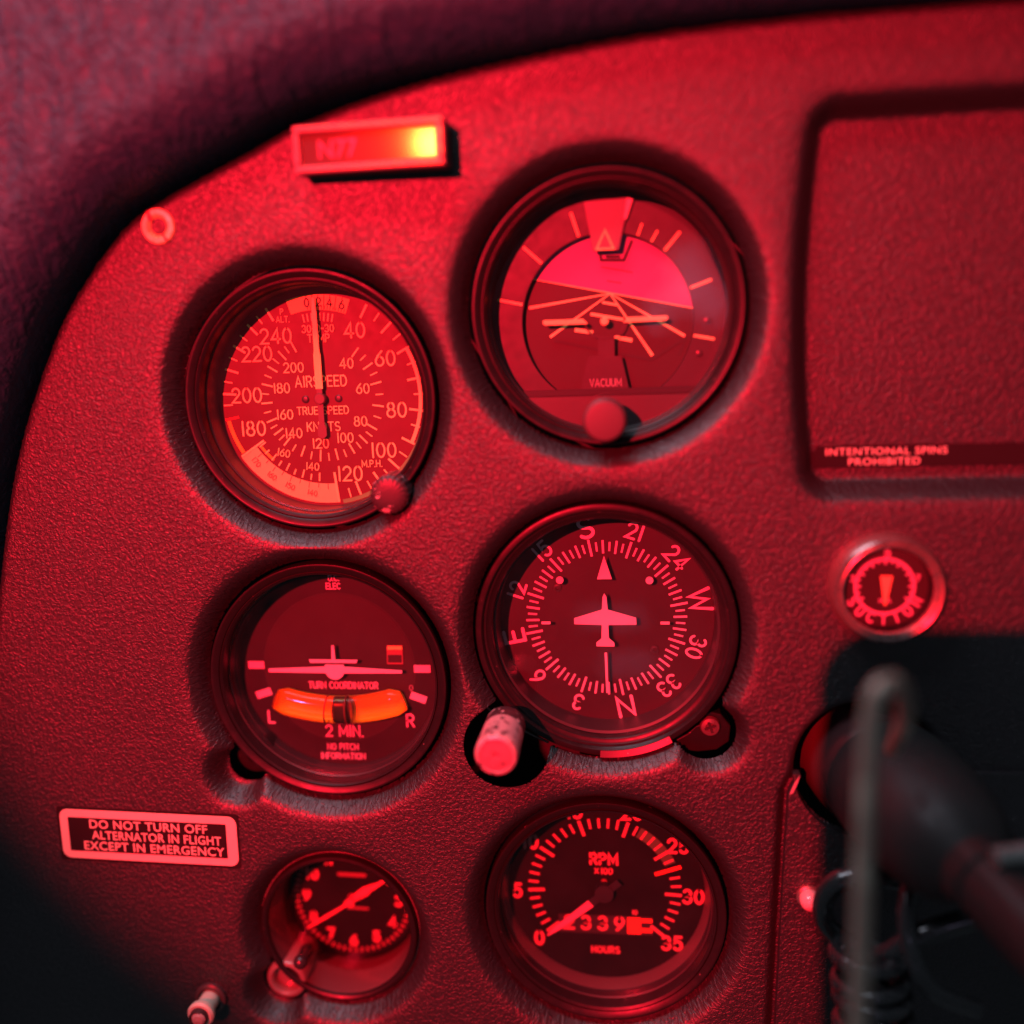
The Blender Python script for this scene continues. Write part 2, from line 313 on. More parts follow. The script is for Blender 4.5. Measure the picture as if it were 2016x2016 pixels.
def build_panel():
    h = 0.65
    xs = np.arange(-250, 205, h); ys = np.arange(-225, 186, h)
    X, Y = np.meshgrid(xs, ys)
    de = sd_edge(X, Y)
    # pull vertices close to a cut-out or to the outer edge exactly onto it, so the openings are smooth
    for fn in (sd_cut, None):
        if fn is None: d = de.copy(); gx = np.gradient(de, h, axis=1); gy = np.gradient(de, h, axis=0)
        else:
            d = fn(X, Y); e = 0.05; gx = (fn(X + e, Y) - fn(X - e, Y)) / (2 * e); gy = (fn(X, Y + e) - fn(X, Y - e)) / (2 * e)
        mk = np.abs(d) < 0.56 * h
        X = np.where(mk, X - gx * d, X); Y = np.where(mk, Y - gy * d, Y)
    dw, dp, dc = sd_wells(X, Y), sd_pocket(X, Y), sd_cut(X, Y)
    e = 0.2; gx = (sd_wells(X + e, Y) - sd_wells(X - e, Y)) / (2 * e); gy = (sd_wells(X, Y + e) - sd_wells(X, Y - e)) / (2 * e)
    def drop(t, slope, r, mx):
        z = slope * (np.sqrt(t * t + r * r) + t) / 2 - slope * (np.sqrt(64 + r * r) - 8) / 2
        z = np.maximum(z, 0); return mx - np.log1p(np.exp(np.clip((mx - z) * 1.6, -30, 30))) / 1.6 + math.log1p(math.exp(-mx * 1.6)) / 1.6
    Z = ZF - drop(-dw - 0.6, 1.75, 1.5, 8.5) - drop(-dp - 0.6, 2.3, 1.6, 10.0)
    t = np.clip(de + 3.6, 0, 3.6) / 3.6; Z = Z - 4.2 * (1 - np.sqrt(np.maximum(0, 1 - t * t)))
    t = np.clip(2.2 - circ(X, Y, (81, -46), 22.0), 0, 2.2) / 2.2; Z = Z - 1.6 * (1 - np.sqrt(np.maximum(0, 1 - t * t)))
    sx_ = X - np.interp(Y, [-222, -139, -54.8, -50.6, -47.6], [53.6, 54.4, 57.2, 58.8, 60.6]); fade = np.clip((-44 - Y) / 8, 0, 1)
    Z = Z - 3.2 * fade * np.exp(-((sx_ + 0.4) / 1.7) ** 2)
    Z = Z + 0.25 * np.sin(X / 47.0 + 1) * np.cos(Y / 39.0)
    ny, nx = X.shape; idx = np.arange(ny * nx).reshape(ny, nx)
    ok = (dc > -0.02) & (sd_edge(X, Y) < 0.05 * h + 0.02)
    fk = ok[:-1, :-1] & ok[1:, :-1] & ok[:-1, 1:] & ok[1:, 1:]
    q = np.stack([idx[:-1, :-1][fk], idx[:-1, 1:][fk], idx[1:, 1:][fk], idx[1:, :-1][fk]], 1)
    used = np.unique(q); remap = np.full(ny * nx, -1); remap[used] = np.arange(len(used)); q = remap[q]
    co = np.stack([X.ravel()[used], Y.ravel()[used], Z.ravel()[used]], 1) * S
    uo = 0.38 * np.clip(-dw, 0, 9)                  # the moulding stretches the grain down the sides of the wells
    U = ((X + gx * uo).ravel()[used]) * S; V = ((Y + gy * uo).ravel()[used]) * S
    me = bpy.data.meshes.new('instrument_panel')
    me.vertices.add(len(co)); me.vertices.foreach_set('co', co.astype(np.float32).ravel())
    me.loops.add(q.size); me.loops.foreach_set('vertex_index', q.ravel().astype(np.int32))
    me.polygons.add(len(q)); me.polygons.foreach_set('loop_start', np.arange(0, q.size, 4, dtype=np.int32)); me.polygons.foreach_set('loop_total', np.full(len(q), 4, dtype=np.int32))
    me.update(calc_edges=True)
    uv = me.uv_layers.new(name='grain'); li = q.ravel(); uv.data.foreach_set('uv', np.stack([U[li], V[li]], 1).astype(np.float32).ravel())
    me.materials.append(PANEL); me.shade_smooth()
    o = bpy.data.objects.new('instrument_panel', me); col.objects.link(o)
    return tag(o, 'grained dark plastic instrument panel lit red, with round wells holding the gauges', 'instrument panel')
build_panel()
b = MB(); b.prism([(-330, -300), (260, -300), (260, 215), (-330, 215)], -62, -60)
tag(b.build('dark_backing_sheet', MATT), kind='structure')  # unseen black sheet, added so the openings look dark like a shaded interior

# lower right cover plate over the panel, with its notch round the boot opening
pts = [(60.6, -47.6), (58.8, -50.6), (57.2, -54.8), (56.2, -80), (55.2, -112), (54.4, -139), (53.6, -222), (200, -222), (200, -46)]
pts += [(81 + 22.6 * math.cos(a), -46 + 22.6 * math.sin(a)) for a in np.linspace(0, -math.radians(176), 30)]
me_ = MB().prism(pts, ZF - 1.5, ZF + 1.9)
cover = me_.build('cover_plate', mat('grained_cover_plastic', (0.008, 0.0065, 0.009), 0.50, spec=1.0, bump=(820, 0.75, 0.18), vary=0.05, vscale=900), smooth=False)
bm_ = bmesh.new(); bm_.from_mesh(cover.data); bmesh.ops.triangulate(bm_, faces=bm_.faces[:]); bm_.to_mesh(cover.data); bm_.free()
MB().prism([(57.4, -54.4), (58.9, -50.6), (60.5, -47.9), (59.7, -50.8), (58.4, -54.0)], ZF + 1.9, ZF + 2.1).build('chipped_corner', mat('bare_plastic_chip', (.42, .30, .32), .5), cover, smooth=False)
tag(cover, 'grained dark cover plate overlapping the panel at lower right, with a straight seam edge', 'cover plate')

# ------------------------------------------------------------------ padded leather glareshield above the panel
def glareshield():
    prof = [(-1.0, -10), (1.0, -3), (2.4, 3), (3.4, 8)] + [(22 + 18.5 * math.cos(math.radians(a)), 12 + 18.5 * math.sin(math.radians(a))) for a in range(186, 88, -5)] + [(60, 33), (95, 34), (160, 22)]
    e = edge[::1]; n = len(e); vs = []; fs = []; k = len(prof)
    acc = 0
    for i in range(n):
        t = e[min(i + 1, n - 1)] - e[max(i - 1, 0)]; t = t / np.linalg.norm(t); nr = np.array([-t[1], t[0]])
        sh = 0.0 if e[i][0] < -80 else -2.2 * min(1, (e[i][0] + 80) / 60)
        for j, (u, z) in enumerate(prof):
            uu = u + (sh if j < 12 else sh * 1.0); p = e[i] + nr * uu
            vs.append((p[0], p[1], z))
    for i in range(n - 1):
        for j in range(k - 1): fs.append((i * k + j, i * k + j + 1, (i + 1) * k + j + 1, (i + 1) * k + j))
    mb = MB(); mb.add(vs, fs)
    return tag(mb.build('glareshield', LEATHER), 'padded burgundy leather glareshield roll, creased, curving over the top of the panel', 'glareshield')
gl = glareshield()
nt = LEATHER.node_tree                            # long soft creases running up the roll, over the fine leather grain
tcn = nt.nodes.new('ShaderNodeTexCoord'); mp = nt.nodes.new('ShaderNodeMapping'); mp.inputs['Rotation'].default_value = (0, 0, math.radians(-30)); mp.inputs['Scale'].default_value = (170, 45, 60)
wn = nt.nodes.new('ShaderNodeTexNoise'); wn.inputs['Scale'].default_value = 1.0; wn.inputs['Detail'].default_value = 4; wn.inputs['Distortion'].default_value = 0.7
nt.links.new(tcn.outputs['Object'], mp.inputs[0]); nt.links.new(mp.outputs[0], wn.inputs['Vector'])
b2 = nt.nodes.new('ShaderNodeBump'); b2.inputs['Strength'].default_value = 1.0; b2.inputs['Distance'].default_value = 3.0 * S
nt.links.new(wn.outputs['Fac'], b2.inputs['Height'])
bo = [x for x in nt.nodes if x.type == 'BUMP' and x != b2][0]; nt.links.new(b2.outputs['Normal'], bo.inputs['Normal'])

# ------------------------------------------------------------------ gauges
def bezel(parent, r=41.0, ri=36.6, zd=-8.5, z=6.0, name='bezel', step=True, material=None):
    o = MB().lathe([(r - .6, -30), (r, z - 3), (r, z - .7), (r - .25, z - .1), (r - .7, z), (r - 1.0, z - .1), (r - 2.5, z - .75), (r - 2.8, z - 1.0), (r - 2.9, z - 1.4), (r - 3.15, z - 1.4), (r - 3.3, z - .8), (ri + .5, z - 1.1), (ri + .1, z - 1.4), (ri, z - 2.2), (ri, z - 6.0)], 144).build(name, material or BLACK, parent)
    MB().lathe([(ri - .02, z - 5.9), (ri - .5, z - 6.4), (ri - .6, zd - .6)], 144).build('inner_barrel', mat('dark_barrel_paint', (0.03, 0.022, 0.026), 0.45), o)
    return o
def glass(parent, r, z, m_=None):
    return MB().lathe([(1e-3, z + .25), (r * .5, z + .22), (r, z)], 96).build('glass', m_ or GLASS, parent)
def dial_of(parent, r, z, material, c=(0, 0)):
    return MB().lathe([(r, z - .8), (r, z), (1e-3, z)], 128, c).build('dial', material, parent)
def screw_head(mb, c, r, z, hgt=0.8, slot=0.0):
    mb.lathe([(r, z), (r, z + hgt * .5), (r * .8, z + hgt * .9), (r * .4, z + hgt), (1e-3, z + hgt)], 24, c); return mb

# ---- airspeed indicator
def airspeed():
    t = thing('airspeed_indicator', 'round airspeed indicator at upper left, cream numerals to 240 and a pale upright needle', 'gauge', (ASI[0], ASI[1], 0), 'panel gauges in large bezels')
    bezel(t, 41.3, 36.9)
    z = -8.5; d = dial_of(t, 36.6, z, mat('red_lit_dial_paint', (0.095, 0.015, 0.020), 0.5, spec=.35, vary=0.06)); zt = z + .02  # red lamplight is put into the colour of this black dial
    mb = MB()
    longs = [29.8, 46, 62.3, 80, 98.3, 117.5, 134, 147.5, 161, -86, -72, -58, -43.6, -29.6]
    shorts = [38, 54, 71, 89, 107.5, 126, 141, 154, 167, -92.5, -79, -65, -51, -36.5]
    for a in longs: mb.tick(29.8, 34.6, a, 0.75, zt, zt + .1)
    for a in shorts: mb.tick(31.3, 34.4, a, 0.5, zt, zt + .1)
    key = [(0, 39.8), (4, 76.5), (8, 121), (12, 151.8), (16, 185.6), (20, 223), (24, 249), (28, 284.7), (32, 319), (34, 333.7)]
    for i in range(35):
        a = float(np.interp(i, [k[0] for k in key], [k[1] for k in key]))
        mb.tick(17.3 if i % 2 == 0 else 18.4, 21.2 if i % 2 == 0 else 21.0, a, 0.55 if i % 2 == 0 else .42, zt, zt + .1)
    for i in range(8): mb.tick(25.4, 28.0, -9.5 + i * 3.0, 0.42, zt, zt + .1)
    for i in range(9): mb.tick(25.2 if i % 2 == 0 else 26, 28, 186 + i * 6.2, 0.5, zt, zt + .1)
    mb.tick(25.4, 35.2, -122.6, .7, zt, zt + .14); mb.tick(25.1, 35.4, 174.3, .8, zt, zt + .14)
    mb.build('tick_marks', CREAM, d, smooth=False)
    mb = MB()
    for s_, a, r in (('40', 29.8, 25.3), ('60', 60.7, 25.6), ('80', 100, 25.6), ('100', 131.5, 26.8), ('120', 162.6, 26.7), ('180', -111.1, 26.4), ('200', -86.2, 26.1), ('220', -54.3, 26.3), ('240', -34.3, 25.4)):
        mb.text(s_, pol(r, a), 4.7, .62, zt)
    for s_, a, r in (('40', 39.1, 14.6), ('60', 78.5, 14.5), ('80', 121.8, 15), ('100', 151.8, 15.1), ('120', -174.4, 15.1), ('140', -137.1, 15.5), ('160', -111, 14.1), ('180', -74.3, 14.1), ('200', -40.6, 13.8)):
        mb.text(s_, pol(r, a), 3.1, .45, zt)
    mb.text('160', pol(23.2, -141), 2.4, .34, zt, ang=12); mb.text('140', pol(23.3, -168), 2.4, .34, zt, ang=5)
    mb.build('numerals', CREAM, d, smooth=False)
    mb = MB(); mb.text('AIRSPEED', (0, 5.7), 3.4, .46, zt, sx=.92); mb.text('TRUE SPEED', (0, -4.0), 2.45, .36, zt, sx=1.0); mb.text('KNOTS', (-.1, -9.4), 2.9, .42, zt, sx=1.0)
    mb.text('TEMP', (.3, 19.8), 2.4, .34, zt); mb.text('30+0-30', (.3, 22.9), 2.3, .34, zt, sx=.95); mb.text('ALT.', (-11.4, 26.3), 1.8, .26, zt); mb.text('P', (-11.6, 28.8), 1.7, .26, zt); mb.text('M.P.H.', (15.8, -22.2), 2.1, .33, zt)
    mb.build('lettering', CREAM, d, smooth=False)
    mb = MB(); mb.sector(32.9, 34.1, 62.3, 117.5, zt, zt + .06).build('white_arc', CREAM, d, smooth=False)
    MB().sector(34.7, 36.0, 96, 172, zt, zt + .05).build('green_arc', GREENA, d, smooth=False)
    mb = MB(); mb.sector(33.2, 34.5, -121.6, -101.5, zt, zt + .06); mb.sector(27.0, 27.9, -124, -138, zt, zt + .06); mb.build('yellow_arc', YELLOWA, d, smooth=False)
    MB().tick(30.0, 34.8, -100.6, .8, zt, zt + .1).build('red_line', REDP, d, smooth=False)
    w1 = MB().sector(29.0, 33.9, -17.2, 20.0, zt, zt + .03).build('altitude_window', mat('cream_window_card', (0.66, 0.66, 0.16), .6), d, smooth=False)
    mb = MB()
    for s_, a in (('0', -5.4), ('2', 2.0), ('4', 8.6), ('6', 16.2)): mb.text(s_, pol(31.5, a), 2.6, .46, zt + .05)
    for i in range(14): mb.tick(29.2, 30.4, -5.4 + i * 1.85, .22, zt + .05, zt + .1)
    for a in (-1.8, 5.2, 12.2): mb.tick(29.2, 33.8, a, .24, zt + .05, zt + .1)
    for a in (-5.4, 1.6, 8.6, 15.8): mb.tick(32.9, 33.8, a, .24, zt + .05, zt + .1)
    mb.build('window_figures', INK, w1, smooth=False)
    w2 = MB().sector(28.8, 35.4, 174.8, 236.8, zt, zt + .03).build('true_speed_window', mat('cream_window_card_lower', (0.80, 0.72, 0.25), .6), d, smooth=False)
    mb = MB()
    for s_, a in (('170', -130.5), ('160', -143), ('150', -155.7), ('140', -170)): mb.text(s_, pol(32.3, a), 1.8, .24, zt + .05, ang=180 + a + 3)
    for i in range(9): mb.tick(28.9, 30.2 if i % 2 else 30.8, 180 + i * 6.4, .25, zt + .05, zt + .1)
    mb.build('window_figures', mat('faded_ink', (.16, .08, .05), .6), w2, smooth=False)
    for sx_ in (-5.7, 5.7): screw_head(MB(), (sx_, -.2), 1.25, zt, .5).build('dial_screw', mat('dark_screw_steel', (0.06, .045, .05), .35, metal=.4), d)
    n = MB().prism([(-1.25, 3.3), (1.25, 3.3), (1.2, 14.2), (.92, 15.8), (.78, 28), (.3, 32.8), (-.3, 32.8), (-.78, 28), (-.92, 15.8), (-1.2, 14.2)], -6.5, -6.1).build('needle', YELLOW, t, smooth=False)
    mb = MB(); mb.prism([(-.95, 3.3), (-.95, -8.4), (.95, -8.4), (.95, 3.3)], -6.5, -6.15); mb.prism([(-.9, -8.0), (-1.5, -9.6), (-1.5, -12.2), (-.6, -13.1), (.6, -13.1), (1.5, -12.2), (1.5, -9.6), (.9, -8.0)], -6.55, -6.1)
    mb.lathe([(1.9, -8.4), (1.9, -5.9), (1.6, -5.6), (1e-3, -5.6)], 32); mb.build('counterweight', mat('dial_coloured_paint', (0.10, .05, .055), .45), n)
    glass(t, 36.8, .6, DUST_VEILED)
    MB().lathe([(1e-3, 13.2), (3.4, 13.3), (5.4, 12.8), (6.1, 12.0), (6.2, 8.0), (6.2, 1.0), (5.0, .5), (3, .5), (3, -8)], 120, lobes=lambda a: 1 + 0.022 * math.cos(a * 20), c=(26.3, -29.6)).build('knob', KNOBM, t)
    return t
airspeed()

# ---- attitude indicator
def attitude():
    t = thing('attitude_indicator', 'round attitude indicator at top, its pale horizon tilted and a round knob below', 'gauge', (ATT[0], ATT[1], 0), 'panel gauges in large bezels')
    bezel(t, 41.3, 37.2, zd=-12)
    c = (-.1, -3.4); z = -6.0
    back = MB().disc(37, -13.2).build('back_plate', MATT, t)
    th = math.radians(-12.2)
    R = 28.2; ang = [math.radians(a) for a in range(0, 360, 3)]
    hx, hy = 1.0, 8.7; nx, ny = -math.sin(th), math.cos(th); off = hx * nx + hy * ny
    up_, dn_ = [], []
    al = math.acos(off / R); base = math.atan2(ny, nx)
    up_ = [(c[0] + R * math.cos(base + a), c[1] + R * math.sin(base + a)) for a in np.linspace(-al, al, 60)]
    dn_ = [(c[0] + R * math.cos(base + a), c[1] + R * math.sin(base + a)) for a in np.linspace(al, 2 * math.pi - al, 80)]
    disc = MB().prism(up_, -9.4, -9).build('sky_disc', SKY_P, t, smooth=False)
    gr = MB().prism(dn_, -9.4, -9.02).build('ground_disc', GROUND_P, t, smooth=False)
    mb = MB(); mb.line([up_[0], up_[-1]], .45, -9, .08, cap=False)
    H = (c[0] + 1.0, c[1] + 8.5)
    def q(x, y): return (c[0] + x, c[1] + y)
    for e_, w0, w1 in ((( -24.9, 5.0), .35, 1.0), ((-18.4, -4.4), .35, .95), ((14.1, -11.3), .4, 1.1), ((24.3, -5.5), .35, 1.0)):
        p0, p1 = np.array(H), np.array(q(*e_)); d_ = p1 - p0; nn = np.array([-d_[1], d_[0]]) / np.linalg.norm(d_)
        mb.prism([tuple(p0 + nn * w0 / 2), tuple(p1 + nn * w1 / 2), tuple(p1 - nn * w1 / 2), tuple(p0 - nn * w0 / 2)], -9.0, -8.92 + mb.k * .005); mb.k += 1
    for a_, b_, w_ in (((-1.5, 5.9), (3.2, 4.9), .75), ((-5.3, 2.4), (5.1, .3), .95), ((-10.4, -2.4), (-4.6, -3.4), 1.2), ((2.0, -5.0), (7.8, -6.3), 1.2)):
        mb.line([q(*a_), q(*b_)], w_, -8.95, .1, cap=False)
    mb.build('perspective_lines', ORANGE, gr, smooth=False)
    mb = MB()
    mb.line([q(-1.6, 16.8), q(8.2, 14.7)], .35, -8.98, .08, cap=False); mb.line([q(0, 12.5), q(4.6, 11.6)], .35, -8.98, .08, cap=False)
    mb.build('pitch_lines', mat('thin_dark_line', (.06, .03, .05), .5), disc, smooth=False)
    mb = MB(); mb.line([q(-1.9, 21.0), q(-1.7, 18.9), q(5.4, 18.6), q(8.0, 24.5)], .75, -8.6, .3, cap=False); mb.line([q(-.2, 19.9), q(4.2, 19.7)], .8, -8.6, .3, cap=False)
    mb.build('bank_bracket', MATT, disc, smooth=False)
    mb = MB(); mb.line([q(-17, -5.6), q(-5, -8.4), q(3, -10.2), q(13.6, -12.6), q(24.6, -6.2), q(22.5, -11.5)], .9, -8.9, .1, cap=False); mb.build('disc_rim', INK, gr, smooth=False)
    # ring with bank marks
    ring = MB().lathe([(36.9, -6.6), (36.9, -6.0), (27.0, -6.0), (26.8, -6.3), (26.8, -7.4)], 144, c).build('bank_ring', DIALG, t)
    mb = MB()
    for a, r1 in ((-17.8, 35), (-47.5, 35), (-77.2, 35.3), (41, 34.6), (70.5, 34.3), (101.4, 33.9)): mb.tick(27.4, r1, a, .85, -5.98, -5.88, c)
    for a in (21.0, 30.7): mb.tick(27.4, 31.1, a, .6, -5.98, -5.88, c)
    mb.build('bank_marks', ORANGE, ring, smooth=False)
    for p in ((31.1, -1.0), (28.6, -11)): MB().lathe([(1.1, -5.95), (1.0, -5.5), (.5, -5.35), (1e-3, -5.35)], 20, q(*p)).build('ring_screw', mat('dark_screw_steel', (0.06, .045, .05), .35, metal=.4), ring)
    # pointer tab
    tab = MB().prism([q(-6.6, 36.2), q(7.6, 36.8), q(3.9, 21.4), q(-4.0, 21.4)], -5.2, -4.4).build('pointer_tab', TABM, t, smooth=False, bevel=.15)
    mb = MB(); mb.line([q(-.2, 27.4), q(-2.9, 21.9), q(2.4, 21.9)], .62, -4.4, .1, closed=True); mb.build('pointer_triangle', CREAM, tab, smooth=False)
    MB().prism([q(5.6, 30.5), q(6.6, 36.5), q(8.4, 36.2), q(6.4, 30.5)], -4.6, -4.1).build('pale_edge_strip', mat('pale_glossy_strip', (.7, .5, .5), .2), tab, smooth=False)  # pale strip along the upper right edge of the tab
    # miniature aeroplane on its pedestal
    a = MB().prism([q(-20.0, .9), q(-7.6, .9), q(-6.0, -.6), q(-6.3, -.75), q(-19.6, -.75), q(-20.3, 0)], -5.0, -4.4)
    a.prism([q(18.6, .95), q(6.6, .9), q(5.0, -.55), q(5.2, -.7), q(18.2, -.6), q(19.0, .15)], -5.0, -4.4)
    plane = a.build('aeroplane_symbol', ORANGE, t, smooth=False, bevel=.2)
    MB().lathe([(1.3, -5.2), (1.3, -4.2), (1.0, -3.9), (1e-3, -3.9)], 28, q(-.8, -.1)).build('centre_dot', ORANGE, plane)
    cup = [q(-.8 + 6.1 * math.cos(b_), -.4 + 4.9 * math.sin(b_)) for b_ in np.linspace(math.pi * 1.02, math.pi * 1.98, 24)]
    mb = MB(); mb.line(cup, .5, -5.4, .1); mb.prism([q(-3.0, -4.8), q(2.2, -4.8), q(2.2, -11), q(-3.0, -11)], -6.2, -5.6); mb.prism([q(-6.0, -10.8), q(4.3, -11.0), q(7.2, -24.2), q(-9.6, -24.0)], -6.0, -5.3)
    ped = mb.build('pedestal', DIALG, t, smooth=False)
    MB().text('VACUUM', q(-.8, -19.2), 2.3, .33, -5.28, sx=.86).build('lettering', WHITED, ped, smooth=False)
    # lower mask
    P = [(-37.1 * math.sin(b_), -37.1 * math.cos(b_)) for b_ in np.linspace(math.radians(51.5), math.radians(-51.5), 50)]
    mask = MB().prism([(x, min(y, -26.5)) for x, y in P], -5.0, -1.6).build('lower_mask', mat('dark_mask_paint', (.05, .032, .036), .4, bump=(1500, .15, .05)), t, smooth=False, bevel=.2)
    MB().prism([(-28.6, -26.5), (28.2, -26.4), (29.4, -24.4), (-30.0, -24.5)], -5.0, -3.6).build('mask_edge', MATT, t, smooth=False)
    MB().lathe([(1e-3, 16.3), (4.2, 16.3), (5.7, 16.1), (6.4, 15.3), (6.6, 14.2), (6.6, 9), (6.0, 8.2), (3.2, 8.0), (3.2, -4)], 64, (-.9, -32.9)).build('knob', mat('dark_knob_plastic', (0.075, 0.04, 0.048), .5, bump=(2200, .25, .05)), t)
    glass(t, 37, 1.0, glass_mat('slightly_veiled_glass', dust_veil=(0.0, 0.007)))
    return t
attitude()

# ---- turn coordinator
def turn():
    t = thing('turn_coordinator', 'round turn coordinator at left below the airspeed dial, white aeroplane over an amber fluid tube', 'gauge', (TUR[0], TUR[1], 0), 'panel gauges in large bezels')
    o = bezel(t, 41.1, 37.0)
    MB().lathe([(37.0, -1), (36.5, -4.0), (36.4, -4.4), (36.2, -4.4), (36.1, -8.3)], 128).build('inner_ring', mat('dark_barrel_paint', (0.03, 0.022, 0.026), 0.45), o)
    z = -8.5; d = dial_of(t, 36.4, z, DIALK); zt = z + .02
    inner = MB().lathe([(26.9, z - .2), (26.9, z + .12), (1e-3, z + .12)], 128, (0, 0)).build('centre_disc', mat('deep_disc_paint', (0.028, .018, .02), .5, spec=.3, vary=.05), d)
    MB().lathe([(27.0, z + .03), (27.4, z + .05)], 128).build('disc_groove', INK, d)
    mb = MB()
    for s_, p, h in (('D.C.', (.3, 32.6), 2.0), ('ELEC', (0, 29.7), 2.0), ('NO PITCH', (-.6, -29.6), 2.2), ('INFORMATION', (-.7, -33.1), 2.2)): mb.text(s_, p, h, .36, zt, sx=.95, gap=.2)
    mb.text('L', (-26.2, -18.6), 4.4, .7, zt); mb.text('R', (24.6, -19.3), 4.4, .7, zt)
    mb.build('lettering', WHITE, d, smooth=False)
    mb = MB(); mb.text('TURN COORDINATOR', (1.1, -6.4), 2.3, .42, z + .14, sx=.92, gap=.2); mb.text('2 MIN.', (.4, -23.5), 4.0, .58, z + .14, sx=.95)
    mb.build('disc_lettering', WHITE, inner, smooth=False)
    for x_, y_, a in ((-30.3, .8, 0), (29.8, -.2, 0), (-28.4, -9.8, -18), (27.9, -10.8, 20)):
        ca, sa = math.cos(math.radians(-a)), math.sin(math.radians(-a))
        MB().prism([(x_ + u * ca - v * sa, y_ + u * sa + v * ca) for u, v in ((-2.9, -1.35), (2.9, -1.35), (2.9, 1.35), (-2.9, 1.35))], zt, zt + .1).build('index_mark', WHITE, d, smooth=False)
    zz = -5.2
    mb = MB(); mb.prism([(-24.6, .55), (-3.6, 1.5), (-3.6, -.9), (-24.6, -.65)], zz - .35, zz); mb.prism([(23.4, .3), (2.4, 1.5), (2.4, -.9), (23.4, -.75)], zz - .35, zz)
    body = [(-.6 + 3.4 * math.cos(a), .0 + 3.2 * math.sin(a)) for a in np.linspace(math.pi, 2 * math.pi, 20)]
    mb.prism(body + [(2.8, 2.2), (-4.0, 2.2)], zz - .3, zz + .05); mb.prism([(-9.6, 4.1), (7.8, 4.0), (7.4, 2.9), (-9.2, 2.9)], zz - .32, zz + .02); mb.prism([(-1.2, 9.2), (-.3, 9.2), (-.1, 3.8), (-1.5, 3.8)], zz - .33, zz + .03)
    mb.build('aeroplane_symbol', WHITE, t, smooth=False)
    # inclinometer: curved glass tube with its ball
    cc = (0.2, 52.0); Rm = 66.4
    def swept(a0, a1, n, ru, dz, sgn, zc, ends):
        mb = MB(); vs = []; m_ = 19
        for i in range(n):
            f = i / (n - 1); a = math.radians(a0 + (a1 - a0) * f); k = min(1.0, ends + (1 - ends) * min(f, 1 - f) / .07)
            for q in range(m_):
                ph = math.pi * q / (m_ - 1); rr = Rm - ru * k * math.cos(ph) + (1 - k) * 1.2
                vs.append((cc[0] + rr * math.sin(a), cc[1] - rr * math.cos(a), zc + sgn * dz * k * math.sin(ph)))
        mb.add(vs, [(i * m_ + q, i * m_ + q + 1, (i + 1) * m_ + q + 1, (i + 1) * m_ + q) for i in range(n - 1) for q in range(m_ - 1)] + [tuple(range(m_)), tuple((n - 1) * m_ + q for q in range(m_))])
        return mb
    tube = swept(-20.2, 20.2, 40, 5.0, 2.95, -1, -5.4, .72).build('inclinometer_tube', AMBER, t, ang=60)
    swept(-20.3, 20.3, 40, 5.05, 3.4, 1, -5.38, .72).build('glass_cover', glass_mat('amber_tinted_glass', tint=(1, .78, .35), gloss=.06, dust_veil=(0.0, 0.05)), tube, ang=60)
    bz = MB()
    for a in (-3.7, 2.7):
        p = (cc[0] + (Rm) * math.sin(math.radians(a)), cc[1] - Rm * math.cos(math.radians(a)))
        tt = math.radians(a); ring = [(p[0] - math.sin(tt) * 5.02 * math.cos(k), p[1] + math.cos(tt) * 5.02 * math.cos(k), -5.4 + 5.02 * math.sin(k)) for k in np.linspace(-.3, math.pi + .3, 24)]
        bz.tube(ring, .28, 8)
    bz.build('tube_line', mat('dark_red_line', (.10, .02, .02), .4), tube)
    bp = [(cc[0] + Rm * math.sin(math.radians(a)), cc[1] - Rm * math.cos(math.radians(a)), -5.3) for a in np.linspace(-1.9, 3.6, 12)]
    MB().tube([bp[0]] + bp + [bp[-1]], [2.0] + [2.7, 2.8] + [2.85] * 8 + [2.8, 2.7] + [2.0], 28).build('ball_core', mat('gloss_black_ball', (.012, .008, .01), .14, coat=.5), tube)
    swept(-1.9, 3.7, 14, 5.0, 2.9, 1, -5.36, .9).build('inclinometer_ball', MATS['gloss_black_ball'], tube, ang=60)
    # small power flag window
    f = MB().prism([(17.5, 1.6), (23.2, 1.6), (23.4, 8.4), (17.7, 8.4)], z + .1, z + .5).build('power_flag', mat('flag_frame', (.25, .08, .09), .4), d, smooth=False)
    MB().prism([(17.9, 2.2), (22.8, 2.2), (22.9, 5.0), (18.0, 5.0)], z + .5, z + .6).build('flag_window', INK, f, smooth=False)
    MB().prism([(18.0, 7.0), (23.2, 7.0), (23.3, 8.2), (18.1, 8.2)], z + .5, z + .9).build('flag_stripe', mat('bright_yellow_flag', (.9, .95, .2), .35), f, smooth=False)
    MB().text('0', (25.5, -7.2), 2.0, .3, zt).build('small_mark', WHITED, d, smooth=False)
    glass(t, 36.9, .6)
    # mounting lug
    lug = MB().lathe([(7.0, -14), (7.0, -2.4), (6.4, -1.8), (3.4, -1.8), (3.0, -3.0), (3.0, -9)], 40, (-30.6, -30.0)); lug.prism([(-37.5, -27), (-31.6, -27.0), (-29.4, -29.2), (-27.4, -31.6), (-26, -37), (-33, -36)], -12, -2.2)
    lg = lug.build('mounting_lug', BLACK, t)
    MB().lathe([(3.0, -9), (3.0, -4.4), (2.4, -3.8), (1e-3, -3.7)], 24, (-30.6, -30.0)).build('lug_screw', mat('dark_screw_steel', (0.06, .045, .05), .35, metal=.4), lg)
    return t
turn()

